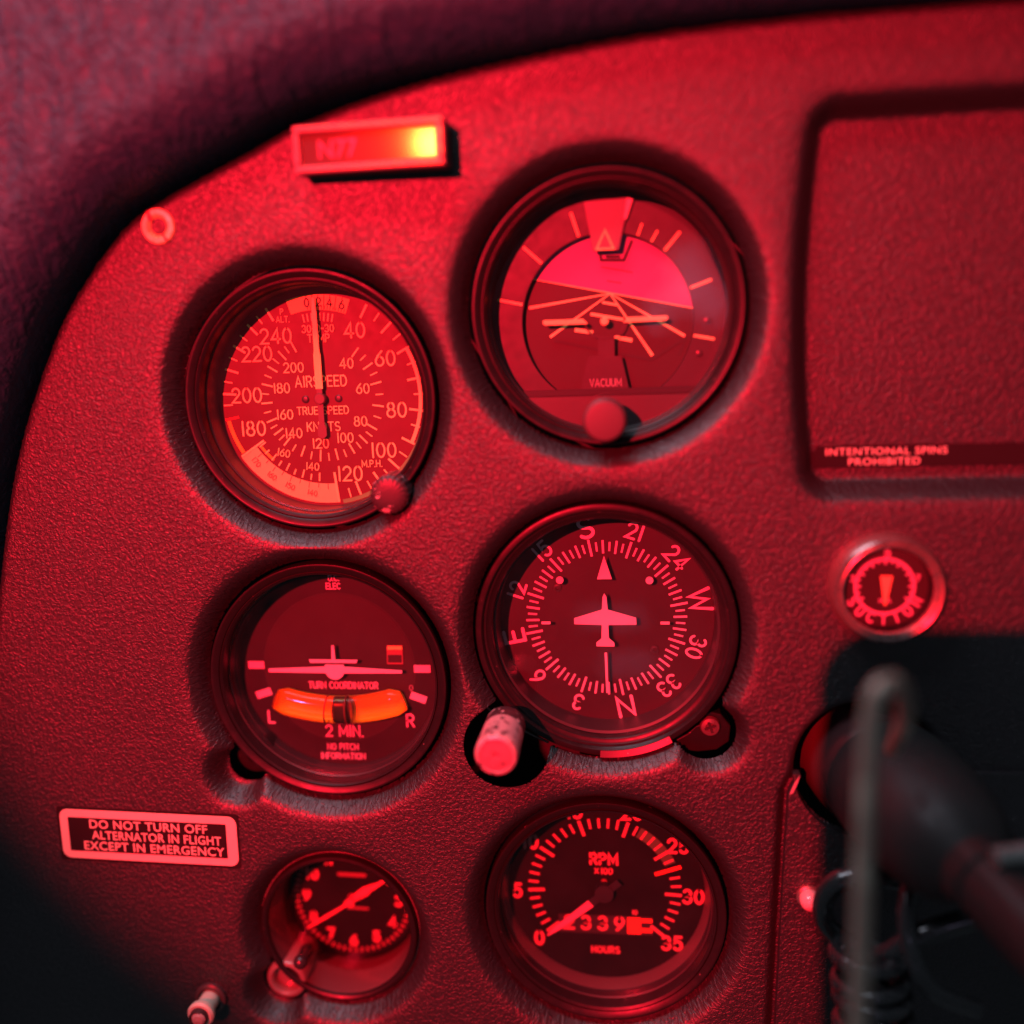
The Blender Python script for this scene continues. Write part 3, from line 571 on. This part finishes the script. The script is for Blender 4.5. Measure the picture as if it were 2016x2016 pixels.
# ---- heading indicator
def heading():
    t = thing('heading_indicator', 'round heading indicator in the middle, compass card with S on top, worn pull knob', 'gauge', (DIR[0], DIR[1], 0), 'panel gauges in large bezels')
    r, ri, z0 = 42.3, 37.0, 6.0
    o = MB().lathe([(r - 2.5, -24), (r - .8, -10), (r, z0 - 5), (r, z0 - .8), (r - .3, z0 - .2), (r - .9, z0), (r - 2.0, z0), (r - 2.4, z0 - .5), (r - 2.7, z0 - 1.4), (r - 3.4, z0 - 1.5), (r - 3.8, z0 - 1.9), (ri + .3, z0 - 2.2), (ri, z0 - 3), (ri, z0 - 6)], 144).build('bezel', BLACK, t)
    MB().lathe([(ri, z0 - 5.9), (ri - .8, z0 - 6.4), (36.0, -10.5)], 144).build('inner_barrel', mat('dark_barrel_paint', (0.03, 0.022, 0.026), 0.45), o)
    z = -10.0; zt = z + .02
    card = dial_of(t, 36.4, z, mat('compass_card_paint', (.026, .016, .02), .5, spec=.4, vary=.05))
    card.name = 'compass_card'
    mb = MB()
    for i in range(72):
        a = i * 5 - 11.4
        if i % 6 == 0: mb.tick(22.0, 27.8, a, .78, zt, zt + .1)
        elif i % 2 == 0: mb.tick(22.6, 27.1, a, .72, zt, zt + .1)
        else: mb.tick(23.4, 26.5, a, .62, zt, zt + .1)
    mb.build('tick_marks', WHITE, card, smooth=False)
    mb = MB()
    for i, s_ in enumerate(('S', '21', '24', 'W', '30', '33', 'N', '3', '6', 'E', '12', '15')):
        a = -11.4 + 30 * i; big = s_ in 'SWNE'
        mb.text(s_, pol(32.0 if big else 31.6, a), 6.7 if big else 5.2, 1.15 if big else .85, zt, ang=a, sx=1.25 if big else .98, gap=.3)
    mb.build('numerals', WHITE, card, smooth=False)
    MB().lathe([(17.2, z + .05), (17.2, z + .1), (16.9, z + .1), (16.9, z + .05)], 96).build('card_groove', INK, card)
    for p in ((-16.1, 10.8), (16.2, -10.8)): MB().lathe([(1.5, z + .05), (1.35, z + .5), (.7, z + .6), (.5, z + .2), (1e-3, z + .2)], 24, p).build('card_rivet', mat('dark_screw_steel', (0.06, .045, .05), .35, metal=.4), card)
    zz = -5.6
    P = [(-.3, 9.9), (.4, 8.6), (.75, 4.3), (10.1, 1.5), (10.2, -.9), (.85, -1.0), (1.0, -5.6), (2.8, -7.2), (2.8, -8.5), (-3.2, -8.4), (-3.2, -7.2), (-1.5, -5.7), (-1.3, -1.0), (-10.5, -.7), (-10.5, 1.3), (-1.2, 4.3), (-.9, 8.6)]
    MB().prism(P, zz - .35, zz).build('aeroplane_symbol', WHITE, t, smooth=False)
    MB().prism([(-.2, 22.7), (-2.6, 14.8), (2.3, 14.8)], zz - .35, zz).build('lubber_triangle', WHITE, t, smooth=False)
    MB().prism([(-.55, -10.7), (.3, -10.7), (.55, -24.9), (-.2, -24.9)], zz - .3, zz).build('lubber_line', WHITE, t, smooth=False)
    for p in ((-15.0, 14.5), (14.6, 14.3)): MB().lathe([(1.25, zz - .35), (1.25, zz), (1e-3, zz)], 28, p).build('index_dot', WHITE, t)
    for x_ in (-20.0, 19.6): MB().prism([(x_ - 1.5, -.75), (x_ + 1.5, -.75), (x_ + 1.5, .15), (x_ - 1.5, .15)], zz - .3, zz).build('index_mark', WHITE, t, smooth=False)
    glass(t, 36.9, 1.2)
    # lower case skirt with clips
    MB().sector(42.0, 45.5, 146, 192, -9, .5).build('case_skirt', BLACK, t, smooth=False, bevel=.5)
    lip = MB(); P = [(40.2, 5.3), (40.5, 6.0), (42.5, 6.85), (42.8, 6.6), (42.8, 4.0)]; n_ = 40
    vs = [(*pol(r_, 150 + 33 * k / n_), z_) for k in range(n_ + 1) for r_, z_ in P]
    lip.add(vs, [(k * 5 + q, k * 5 + q + 1, k * 5 + q + 6, k * 5 + q + 5) for k in range(n_) for q in range(4)] + [(4, 3, 2, 1, 0), tuple(n_ * 5 + q for q in range(5))])
    lip.build('added_glint_lip', mat('satin_black_lip', (.022, .006, .008), .36, spec=.45, chips=(620, 0.66, (0.3, 0.2, 0.2))), t)  # added lip, tilted to catch the red lamp along the lower rim
    lug = MB().prism([(22.0, -39.0), (26.5, -36.3), (29.2, -33.5), (31.0, -33.0), (33, -28.4), (37.4, -29.4), (40.6, -33.6), (40, -39), (36, -42.0), (30, -42.8), (25.5, -42.4), (19.5, -44.4)], -8, .6).build('mounting_lug', BLACK, t, smooth=False, bevel=.5)
    s = MB().lathe([(3.3, -2), (3.3, 1.4), (2.9, 2.1), (1.6, 2.4), (1.2, 2.0), (1e-3, 1.8)], 32, (33.8, -33.4)).build('lug_screw', mat('dull_screw_metal', (.22, .14, .15), .32, metal=.6, vary=.1), lug)
    mb = MB()
    for a in (20, 110): 
        ca, sa = math.cos(math.radians(a)), math.sin(math.radians(a)); mb.prism([(33.8 + u * ca - v * sa, -33.4 + u * sa + v * ca) for u, v in ((-2, -.4), (2, -.4), (2, .4), (-2, .4))], 2.1, 2.46 + a * .0004)
    mb.build('screw_slot', INK, s, smooth=False)
    # pull knob
    kc = (-32.2, -28.2)
    k = MB().lathe([(2.2, -14), (2.2, 14), (6.0, 14.2), (6.5, 15.0), (6.55, 20.5), (6.3, 21.2), (6.4, 22)], 72, kc).build('knob', KNOBM, t)
    MB().lathe([(6.42, 21.6), (6.5, 26), (6.55, 34), (6.5, 36.8), (6.0, 37.7), (5.3, 37.9)], 72, kc).build('knob_sleeve', KNOBW, k)
    MB().lathe([(5.35, 37.9), (5.0, 37.5), (4.6, 37.6), (.9, 37.5), (.7, 36.9), (1e-3, 36.9)], 72, kc).build('knob_end', ENDCAP, k)
    mb = MB(); mb.tube([(-46, -23, 0), (-36, -33, -1), (-20, -41.5, -2)], .45, 8); mb.build('wire_clip', mat('grey_wire', (.22, .22, .21), .4, metal=.4), t)
    return t
heading()

# ---- tachometer
def tacho():
    t = thing('tachometer', 'round tachometer at bottom centre, red lit numerals 0 to 35 and an hour counter', 'gauge', (TAC[0], TAC[1], 0), 'panel gauges in large bezels')
    bezel(t, 41.0, 36.8, zd=-12)
    z = -9.0; d = dial_of(t, 36.6, z, mat('deep_black_dial_paint', (.006, .004, .005), .6, spec=.15)); zt = z + .02
    MB().lathe([(36.6, -3), (35.2, -6.5), (34.8, -8.6)], 128).build('inner_ring', mat('dull_ring_paint', (.09, .05, .055), .4), d)
    c = (-.4, .1); mb = MB()
    for i in range(36):
        a = -130 + i * 7.44
        if i % 5 == 0: mb.tick(21.4, 27.3, a, 1.15, zt, zt + .1, c)
        else: mb.tick(23.5, 27.2, a, .85, zt, zt + .1, c)
    mb.build('tick_marks', mat('red_lume_paint', (.55, .16, .16), .6), d, smooth=False)
    mb = MB()
    for i in range(8): mb.text(str(i * 5), pol(31.3, -130.5 + i * 5 * 7.46, c), 5.0, 1.15, zt, sx=.95, gap=.3)
    mb.build('numerals', MATS['red_lume_paint'], d, smooth=False)
    mb = MB(); mb.text('RPM', (-.4, 11.7), 3.9, .95, zt, gap=.3); mb.text('100', (.6, 7.1), 2.2, .5, zt); mb.line([(-3.6, 6.2), (-2.4, 8.0)], .5, zt); mb.line([(-3.6, 8.0), (-2.4, 6.2)], .5, zt); mb.text('HOURS', (-.3, -23.9), 2.4, .55, zt, gap=.3); mb.text('10', (10.3, -8.6), 1.7, .4, zt)
    mb.build('lettering', MATS['red_lume_paint'], d, smooth=False)
    MB().sector(23.4, 27.4, 29, 66, zt, zt + .04, c).build('green_arc', mat('dim_green_arc_paint', (.07, .16, .05), .6), d, smooth=False)
    MB().tick(19.0, 28.6, 70.6, 1.3, zt, zt + .14, c).build('red_line', mat('bright_red_line', (.95, .12, .05), .5), d, smooth=False)
    w_ = MB().prism([(-17, -17.6), (16.6, -17.6), (16.6, -10.4), (-17, -10.4)], z - .5, z + .06).build('hour_counter', INK, d, smooth=False)
    mb = MB()
    for i, s_ in enumerate('2339'): mb.text(s_, (-13.2 + i * 6.0, -13.4), 4.9, 1.15, z + .08, sx=1.05)
    mb.build('counter_figures', MATS['red_lume_paint'], w_, smooth=False)
    MB().prism([(7.6, -17.2), (12.4, -17.2), (12.4, -10.8), (7.6, -10.8)], z + .07, z + .12).build('tenths_wheel', MATS['bright_red_line'], w_, smooth=False)
    mb = MB(); mb.line([(12.6, -11.8), (16.4, -11.8)], 1.5, z + .06, cap=False); mb.line([(12.6, -15.6), (16.4, -15.6)], 1.7, z + .06, cap=False); mb.build('wheel_stripes', MATS['bright_red_line'], w_, smooth=False)
    mb = MB(); mb.lathe([(1.1, z), (1.1, z + .5), (1e-3, z + .6)], 20, (-.4, 2.9)); mb.build('dial_screw', mat('red_screw', (.3, .06, .06), .4), d)
    zz = z + 3.2; a = math.radians(-130)
    def along(r, s_): return (c[0] + r * math.sin(a) + s_ * math.cos(a), c[1] + r * math.cos(a) - s_ * math.sin(a))
    n = MB().prism([along(6.2, 1.45), along(22, .9), along(26.8, .25), along(26.8, -.25), along(22, -.9), along(6.2, -1.45)], zz - .3, zz).build('needle', mat('pink_red_lume_paint', (.62, .22, .30), .6), t, smooth=False)
    mb = MB(); mb.prism([along(6.2, 1.45), along(-7, 1.3), along(-7, -1.3), along(6.2, -1.45)], zz - .32, zz - .02); mb.lathe([(3.3, z), (3.3, zz + .4), (1e-3, zz + .5)], 32, c); mb.build('hub', MATT, n)
    glass(t, 36.7, .4)
    for p in ((31.3, -33.4), (-33.8, -26.0)): MB().lathe([(2.6, -10), (2.6, 2.0), (2.0, 2.9), (1e-3, 3.1)], 24, p).build('bezel_screw', mat('pale_screw_metal', (.5, .42, .42), .4, metal=.5), t)
    return t
tacho()

# ---- clock
def clock():
    t = thing('clock', 'small round clock at bottom left, set deep in its tube, broad red hands', 'clock', (CLK[0], CLK[1], 0))
    b_ = MB().lathe([(28.2, -30), (28.7, 2), (28.7, 4.6), (28.2, 5.4), (27.2, 5.6), (26.4, 5.1), (26.0, 4.0)], 128).build('bezel', BLACK, t)
    MB().lathe([(26.0, 4.2), (25.6, 1), (25.5, -4), (25.3, -6.0), (25.2, -6.6), (25.1, -8), (25.0, -13.5)], 128).build('inner_tube', mat('glossy_tube_paint', (.11, .055, .06), .32, coat=.3), b_)
    MB().lathe([(28.9, 1.6), (28.9, 3.0), (29.4, 3.0), (29.4, 1.6)], 128, lobes=None).build('bezel_ring', mat('worn_rim_metal', (.35, .24, .23), .3, metal=.5), b_)
    z = -13; zt = z + .02; c = (0, 1.0)
    d = dial_of(t, 24.2, z, mat('deep_black_dial_paint', (.006, .004, .005), .6, spec=.15), c)
    RL = MATS['red_lume_paint']; mb = MB()
    for i in range(60): mb.tick(20.6, 22.4, i * 6, .55, zt, zt + .1, c)
    mb.build('tick_marks', RL, d, smooth=False)
    mb = MB()
    for i in range(12): mb.text(str(i if i else 12), pol(17.6, i * 30 + 2, c), 3.7, 1.15, zt, gap=.4)
    mb.build('numerals', RL, d, smooth=False)
    MB().line([(-4.5, 10.6), (5.2, 10.4)], 1.5, zt).build('dial_stripe', mat('dim_red_paint', (.25, .07, .07), .6), d, smooth=False); MB().line([(-2, -3.0), (5.5, -3.2)], 1.1, zt).build('dial_stripe', MATS['dim_red_paint'], d, smooth=False)
    def hand(a, L, tl, wd, zz, nm):
        a = math.radians(a)
        def q(r, s_): return (c[0] + r * math.sin(a) + s_ * math.cos(a), c[1] + r * math.cos(a) - s_ * math.sin(a))
        return MB().prism([q(-tl, wd * .5), q(L * .55, wd), q(L, .3), q(L, -.3), q(L * .55, -wd), q(-tl, -wd * .5)], zz - .3, zz).build(nm, mat('hand_lume_paint', (.8, .22, .2), .6), t, smooth=False)
    hand(56, 20.4, 4, .75, z + 2.6, 'minute_hand'); hand(55, 12.5, 3, 1.7, z + 1.8, 'hour_hand'); hand(-123, 20.6, 4, .55, z + 3.2, 'second_hand')
    MB().lathe([(1.7, z), (1.7, z + 3.6), (1e-3, z + 3.9)], 24, c).build('hub', RL, t)
    MB().lathe([(25.1, -7.2), (1e-3, -6.9)], 96, c).build('glass', GLASS, t)
    lug = MB().lathe([(7.6, -12), (7.6, 3.6), (7.0, 4.5), (5.8, 4.8), (5.2, 4.2), (5.0, 1), (1e-3, .6)], 48, (-21.2, -21.6)).build('mounting_lug', mat('worn_rim_metal', (.35, .24, .23), .3, metal=.5), t)
    k = MB().tube([(-16, -15.5, -4), (-14.6, -13.0, 6)], [2.6, 2.2], 20); k.ball((-14.4, -12.4, 6.6), 2.6); 
    k.build('setting_stem', mat('dark_stem_metal', (.05, .04, .045), .25, metal=.5), t)
    return t
clock()

# ---- suction gauge
def suction():
    t = thing('suction_gauge', 'small round suction gauge with a shiny metal rim at the right, needle pointing straight down', 'gauge', (SUC[0], SUC[1], ZF))
    b_ = MB().lathe([(16.6, -1), (16.7, 3.5), (16.2, 6.2), (15.2, 7.3), (14.7, 7.1), (14.5, 6.6), (14.3, 6.9), (13.8, 7.1), (13.2, 6.7), (12.9, 5.4)], 96).build('rim', CHROME, t)
    MB().lathe([(12.9, 5.5), (12.8, 3.5), (12.8, .3)], 72).build('inner_barrel', MATT, b_)
    z = 1.2; zt = z + .02
    d = dial_of(t, 12.7, z, mat('suction_dial_paint', (.035, .018, .02), .5, spec=.3)); 
    mb = MB(); mb.lathe([(9.0, zt + .05), (8.0, zt + .05)], 72)
    for i in range(17): mb.tick(6.9 if i % 2 == 0 else 7.4, 8.1, -120 + i * 15, .7, zt, zt + .1)
    mb.build('tick_marks', WHITE, d, smooth=False)
    mb = MB()
    for i, s_ in enumerate('SUCTION'): mb.text(s_, pol(10.3, 180 + (3 - i) * 21), 3.0, .72, zt, ang=(3 - i) * 21)
    mb.text('IN.HG.', (.3, -4.4), 1.1, .25, zt); mb.text('5', (.4, 10.4), 2.4, .6, zt); mb.text('3', pol(9.8, -75), 1.8, .45, zt); mb.text('7', pol(9.8, 75), 1.8, .45, zt)
    mb.build('lettering', WHITE, d, smooth=False)
    MB().prism([(-1.6, 3.6), (1.9, 3.5), (.35, -5.6), (-.3, -5.6)], z + 1.0, z + 1.3).build('needle', CREAM, t, smooth=False)
    MB().lathe([(12.9, 5.2), (1e-3, 5.5)], 64).build('glass', GLASS, t)
    return t
suction()

# ------------------------------------------------------------------ placard, labels, fasteners
def placard():
    t = thing('registration_placard', 'raised rectangular registration placard with a glossy frame, near the top edge of the panel', 'placard', (-64.6, 146.6, ZF - .2))
    X0, X1, Y0, Y1 = -22.4, 22.4, -6.6, 6.6
    mb = MB(); mb.prism([(X0, Y0), (X1, Y0), (X1, Y1), (X0, Y1)], 0, 8.4)
    b_ = mb.build('body', mat('placard_body_plastic', (.07, .045, .05), .35), t, smooth=False, bevel=1.0)
    fr = MB(); F = ((X0, Y0, X1, Y0 + 2.1), (X0, Y1 - 2.1, X1, Y1), (X0, Y0 + 2.1, X0 + 2.0, Y1 - 2.1), (X1 - 2.6, Y0 + 2.1, X1, Y1 - 2.1))
    def bar(x0, y0, x1, y1): fr.prism([(x0, y0), (x1, y0), (x1, y1), (x0, y1)], 8.42, 10.6)
    for q in F: bar(*q)
    fr.build('frame', PLATE_F, t, smooth=False, bevel=.7)
    pl = MB().prism([(X0 + 2.0, Y0 + 2.1), (X1 - 2.6, Y0 + 2.1), (X1 - 2.6, Y1 - 2.1), (X0 + 2.0, Y1 - 2.1)], 8.42, 9.2).build('plate', PLATE_P, t, smooth=False)
    MB().font('N77', (-9.6, 0), 5.2, 9.2, bold=.01, sx=.95).build('lettering', mat('faint_engraving', (.10, .055, .06), .3), pl, smooth=False)
    t.rotation_euler = (0, math.radians(-2.2), 0)
    return t
placard()
def label_left():
    t = thing('warning_label', 'pale bordered warning label about the alternator, stuck on the panel at far left', 'label', (-160.5, -77.0, ZF + .25))
    ca = -0.035
    def rr(x0, y0, x1, y1, r): 
        P = []
        for cx, cy, a0 in ((x1 - r, y1 - r, 0), (x0 + r, y1 - r, 90), (x0 + r, y0 + r, 180), (x1 - r, y0 + r, 270)):
            P += [(cx + r * math.cos(math.radians(a0 + a)), cy + r * math.sin(math.radians(a0 + a))) for a in range(0, 91, 15)]
        return P
    MB().prism(rr(-34, -10.4, 33.0, 10.1, 1), -.12, .02).build('backing', LABELK, t, smooth=False)
    f = MB().prism(rr(-33, -9.4, 32.2, 9.2, 3), .03, .12).build('border', LABELW, t, smooth=False)
    MB().prism(rr(-30, -6.6, 28.4, 6.3, .3), .12, .2).build('text_field', LABELK, f, smooth=False)
    mb = MB()
    for i, (s_, w_) in enumerate((('DO NOT TURN OFF', 21.6), ('ALTERNATOR IN FLIGHT', 26.4), ('EXCEPT IN EMERGENCY', 27.3))):
        q = MB().font(s_, (0, 0), 3.3, .2, bold=.02, space=1.06, align='RIGHT'); xs_ = [v[0] for v in q.v]; k = (max(xs_) - min(xs_)); 
        q.v = [((v[0] - max(xs_)) * (43.5 + i * 4.2) / k + w_, v[1] + 4.15 - i * 4.15, v[2]) for v in q.v]; mb.add(q.v, q.f)
    mb.build('lettering', LABELW, f, smooth=False)
    t.rotation_euler = (0, 0, math.radians(-1.2))
label_left()
def label_right():
    t = thing('spin_label', 'small black label with pale capital lettering, inside the recessed pocket at right', 'label', (64.2, 51.7, 1.9))
    P = [(0, -3.3), (62, -3.3), (62, 3.3), (1.6, 3.3), (0, 1.5)]
    MB().prism(P, -.1, .03).build('backing', LABELK, t, smooth=False)
    mb = MB(); q = MB()
    mb.font('INTENTIONAL SPINS', (3.6, 1.55), 2.25, .04, bold=.012, space=1.1, sx=1.15, align='LEFT'); mb.font('PROHIBITED', (10.4, -1.6), 2.25, .04, bold=.012, space=1.1, sx=1.15, align='LEFT')
    mb.build('lettering', LABELW, t, smooth=False)
label_right()
def panel_screw():
    t = thing('panel_screw', 'pale metal washer and recessed screw fixing the upper left edge of the panel', 'screw', (-135.0, 128.5, ZF - .3))
    w_ = MB().lathe([(5.4, -.3), (5.4, .9), (5.0, 1.4), (3.6, 1.5), (2.9, 1.0), (2.2, .2), (2.0, -.2)], 64).build('washer', BRASS, t)
    s = MB().lathe([(2.2, .0), (1.9, .35), (1.2, .4), (1.0, -.2), (1e-3, -.3)], 32).build('screw_head', mat('reddish_screw_metal', (.35, .2, .2), .4, metal=.4), t)  # screw head metal, darker and redder than the washer
    mb = MB(); mb.prism([(-3.0, 2.2), (-2.1, 1.2), (-1.3, 1.9), (-2.2, 4.8), (-3.2, 4.4)], 1.2, 1.56); mb.prism([(1.2, -2.4), (1.9, -2.2), (3.1, -4.4), (2.2, -4.9)], 1.2, 1.56)
    mb.build('worn_slot', mat('rusty_scratch', (.30, .07, .05), .5), w_, smooth=False)
panel_screw()
def push_switch():
    t = thing('push_switch', 'small switch with a cream collar at the bottom left corner of the panel', 'switch', (-143.5, -139.0, ZF))
    MB().lathe([(5.8, -.5), (5.8, 1.6), (5.2, 2.1), (4.2, 2.1)], 32).build('nut', mat('dark_nut_metal', (.12, .07, .075), .35, metal=.5), t)
    MB().lathe([(3.4, 0), (3.4, 7.6), (4.6, 8.0), (4.8, 9.6), (4.2, 10.4), (3.4, 10.4)], 40).build('collar', CREAMP, t)
    MB().lathe([(3.4, 10.2), (3.2, 12.2), (2.8, 12.6), (2.6, 12.2), (1e-3, 12.0)], 32).build('button', mat('dark_button', (.05, .03, .03), .35), t)
    MB().lathe([(2.6, 12.3), (1.8, 13.2), (1e-3, 13.5)], 28, (.5, .3)).build('button_cap', mat('pale_button_cap', (.5, .3, .28), .35), t)
push_switch()
def indicator():
    t = thing('indicator_lens', 'small clear domed indicator lens on the cover plate, beside the looped black cable', 'indicator', (64.0, -89.6, ZF + 1.9))
    MB().lathe([(3.9, -.2), (3.9, .9), (3.3, 1.4), (2.9, 1.4)], 40).build('collar', CHROME, t)
    MB().lathe([(3.1, .8), (3.3, 2.4), (3.0, 4.2), (2.2, 5.4), (1.1, 6.1), (1e-3, 6.3)], 40).build('lens', REDLENS, t)
indicator()

# ------------------------------------------------------------------ control column, rod and cables at the right
def column():
    t = thing('control_column', 'black rubber booted control column coming out of the round opening at right', 'control column', (84, -48, 0))
    ax = lambda prof, n=72: MB().lathe(prof, n)
    f = ax([(17.5, -30), (20.2, -6), (20.6, 3), (20.2, 9), (19.4, 12)]).build('flange', mat('glossy_dark_collar', (.06, .022, .024), .25, coat=.3), t)
    b_ = ax([(19.4, 11.5), (20.0, 17), (20.2, 26), (19.6, 36), (17.8, 46), (14.8, 54), (11.6, 58), (10.2, 60)]).build('boot', RUBBER, t)
    ax([(10.4, 59), (10.4, 66), (9.4, 67), (9.4, 96)], 48).build('shaft', mat('black_shaft_paint', (.02, .022, .022), .35), t)
    MB().tube([(-3, 11, 70), (6, 12, 71), (24, 13, 71)], 2.6, 20).build('clamp_bolt', mat('grey_bolt_metal', (.45, .47, .45), .3, metal=.7, vary=.1), t)
    t.rotation_euler = (math.radians(4), math.radians(14), 0)
column()
def rod():
    P = catmull([(51.5, -150, 113), (56.2, -84, 108), (57.8, -52, 104), (58.6, -14.3, 101), (59.6, 7.5, 99), (61.2, 13.4, 98), (64.8, 13.8, 95), (68.6, 9.4, 89), (72, 1.5, 80), (75, -8, 68), (78, -22, 50)], 6)
    tag(MB().tube([tuple(p) for p in P], 2.2, 20).build('lock_rod', RODM), 'bent dull steel rod, blurred, standing upright in front of the booted column', 'rod')
rod()
def cables():
    P = catmull([(95, -78, 24), (84, -74.5, 26), (76, -73.4, 27), (69.5, -76, 27), (66.2, -82.5, 26), (66.8, -90.5, 24), (71.0, -96, 24), (77, -97, 30), (82, -92, 38), (90, -84, 40), (104, -78, 40)], 8)
    tag(MB().tube([tuple(p) for p in P], 3.2, 20).build('looped_cable', CABLE), 'thick black cable bent in a loop in front of the cover plate', 'cable')
    hx = []
    n = 13
    for i in range(n * 28):
        a = 2 * math.pi * i / 28; s_ = i / (n * 28)
        cx, cy, cz = 77.5 - 3 * s_ + 2 * math.sin(s_ * 5), -93 - 78 * s_, 34 + 16 * s_
        hx.append((cx + 9.5 * math.cos(a), cy + 1.2 * math.sin(a * .5), cz + 9.5 * math.sin(a)))
    tag(MB().tube(hx, 2.35, 12).build('coiled_cord', CABLE), 'black coiled cord with shiny turns hanging at the bottom right behind the steel rod', 'cord')
    P = catmull([(92, -66, 30), (88, -72, 36), (86, -80, 42), (88, -90, 46), (94, -98, 46), (106, -104, 44)], 8)
    tag(MB().tube([tuple(p) for p in P], 2.6, 16).build('plain_cable', CABLE), 'short plain black cable crossing behind the steel rod at the right edge', 'cable')
cables()
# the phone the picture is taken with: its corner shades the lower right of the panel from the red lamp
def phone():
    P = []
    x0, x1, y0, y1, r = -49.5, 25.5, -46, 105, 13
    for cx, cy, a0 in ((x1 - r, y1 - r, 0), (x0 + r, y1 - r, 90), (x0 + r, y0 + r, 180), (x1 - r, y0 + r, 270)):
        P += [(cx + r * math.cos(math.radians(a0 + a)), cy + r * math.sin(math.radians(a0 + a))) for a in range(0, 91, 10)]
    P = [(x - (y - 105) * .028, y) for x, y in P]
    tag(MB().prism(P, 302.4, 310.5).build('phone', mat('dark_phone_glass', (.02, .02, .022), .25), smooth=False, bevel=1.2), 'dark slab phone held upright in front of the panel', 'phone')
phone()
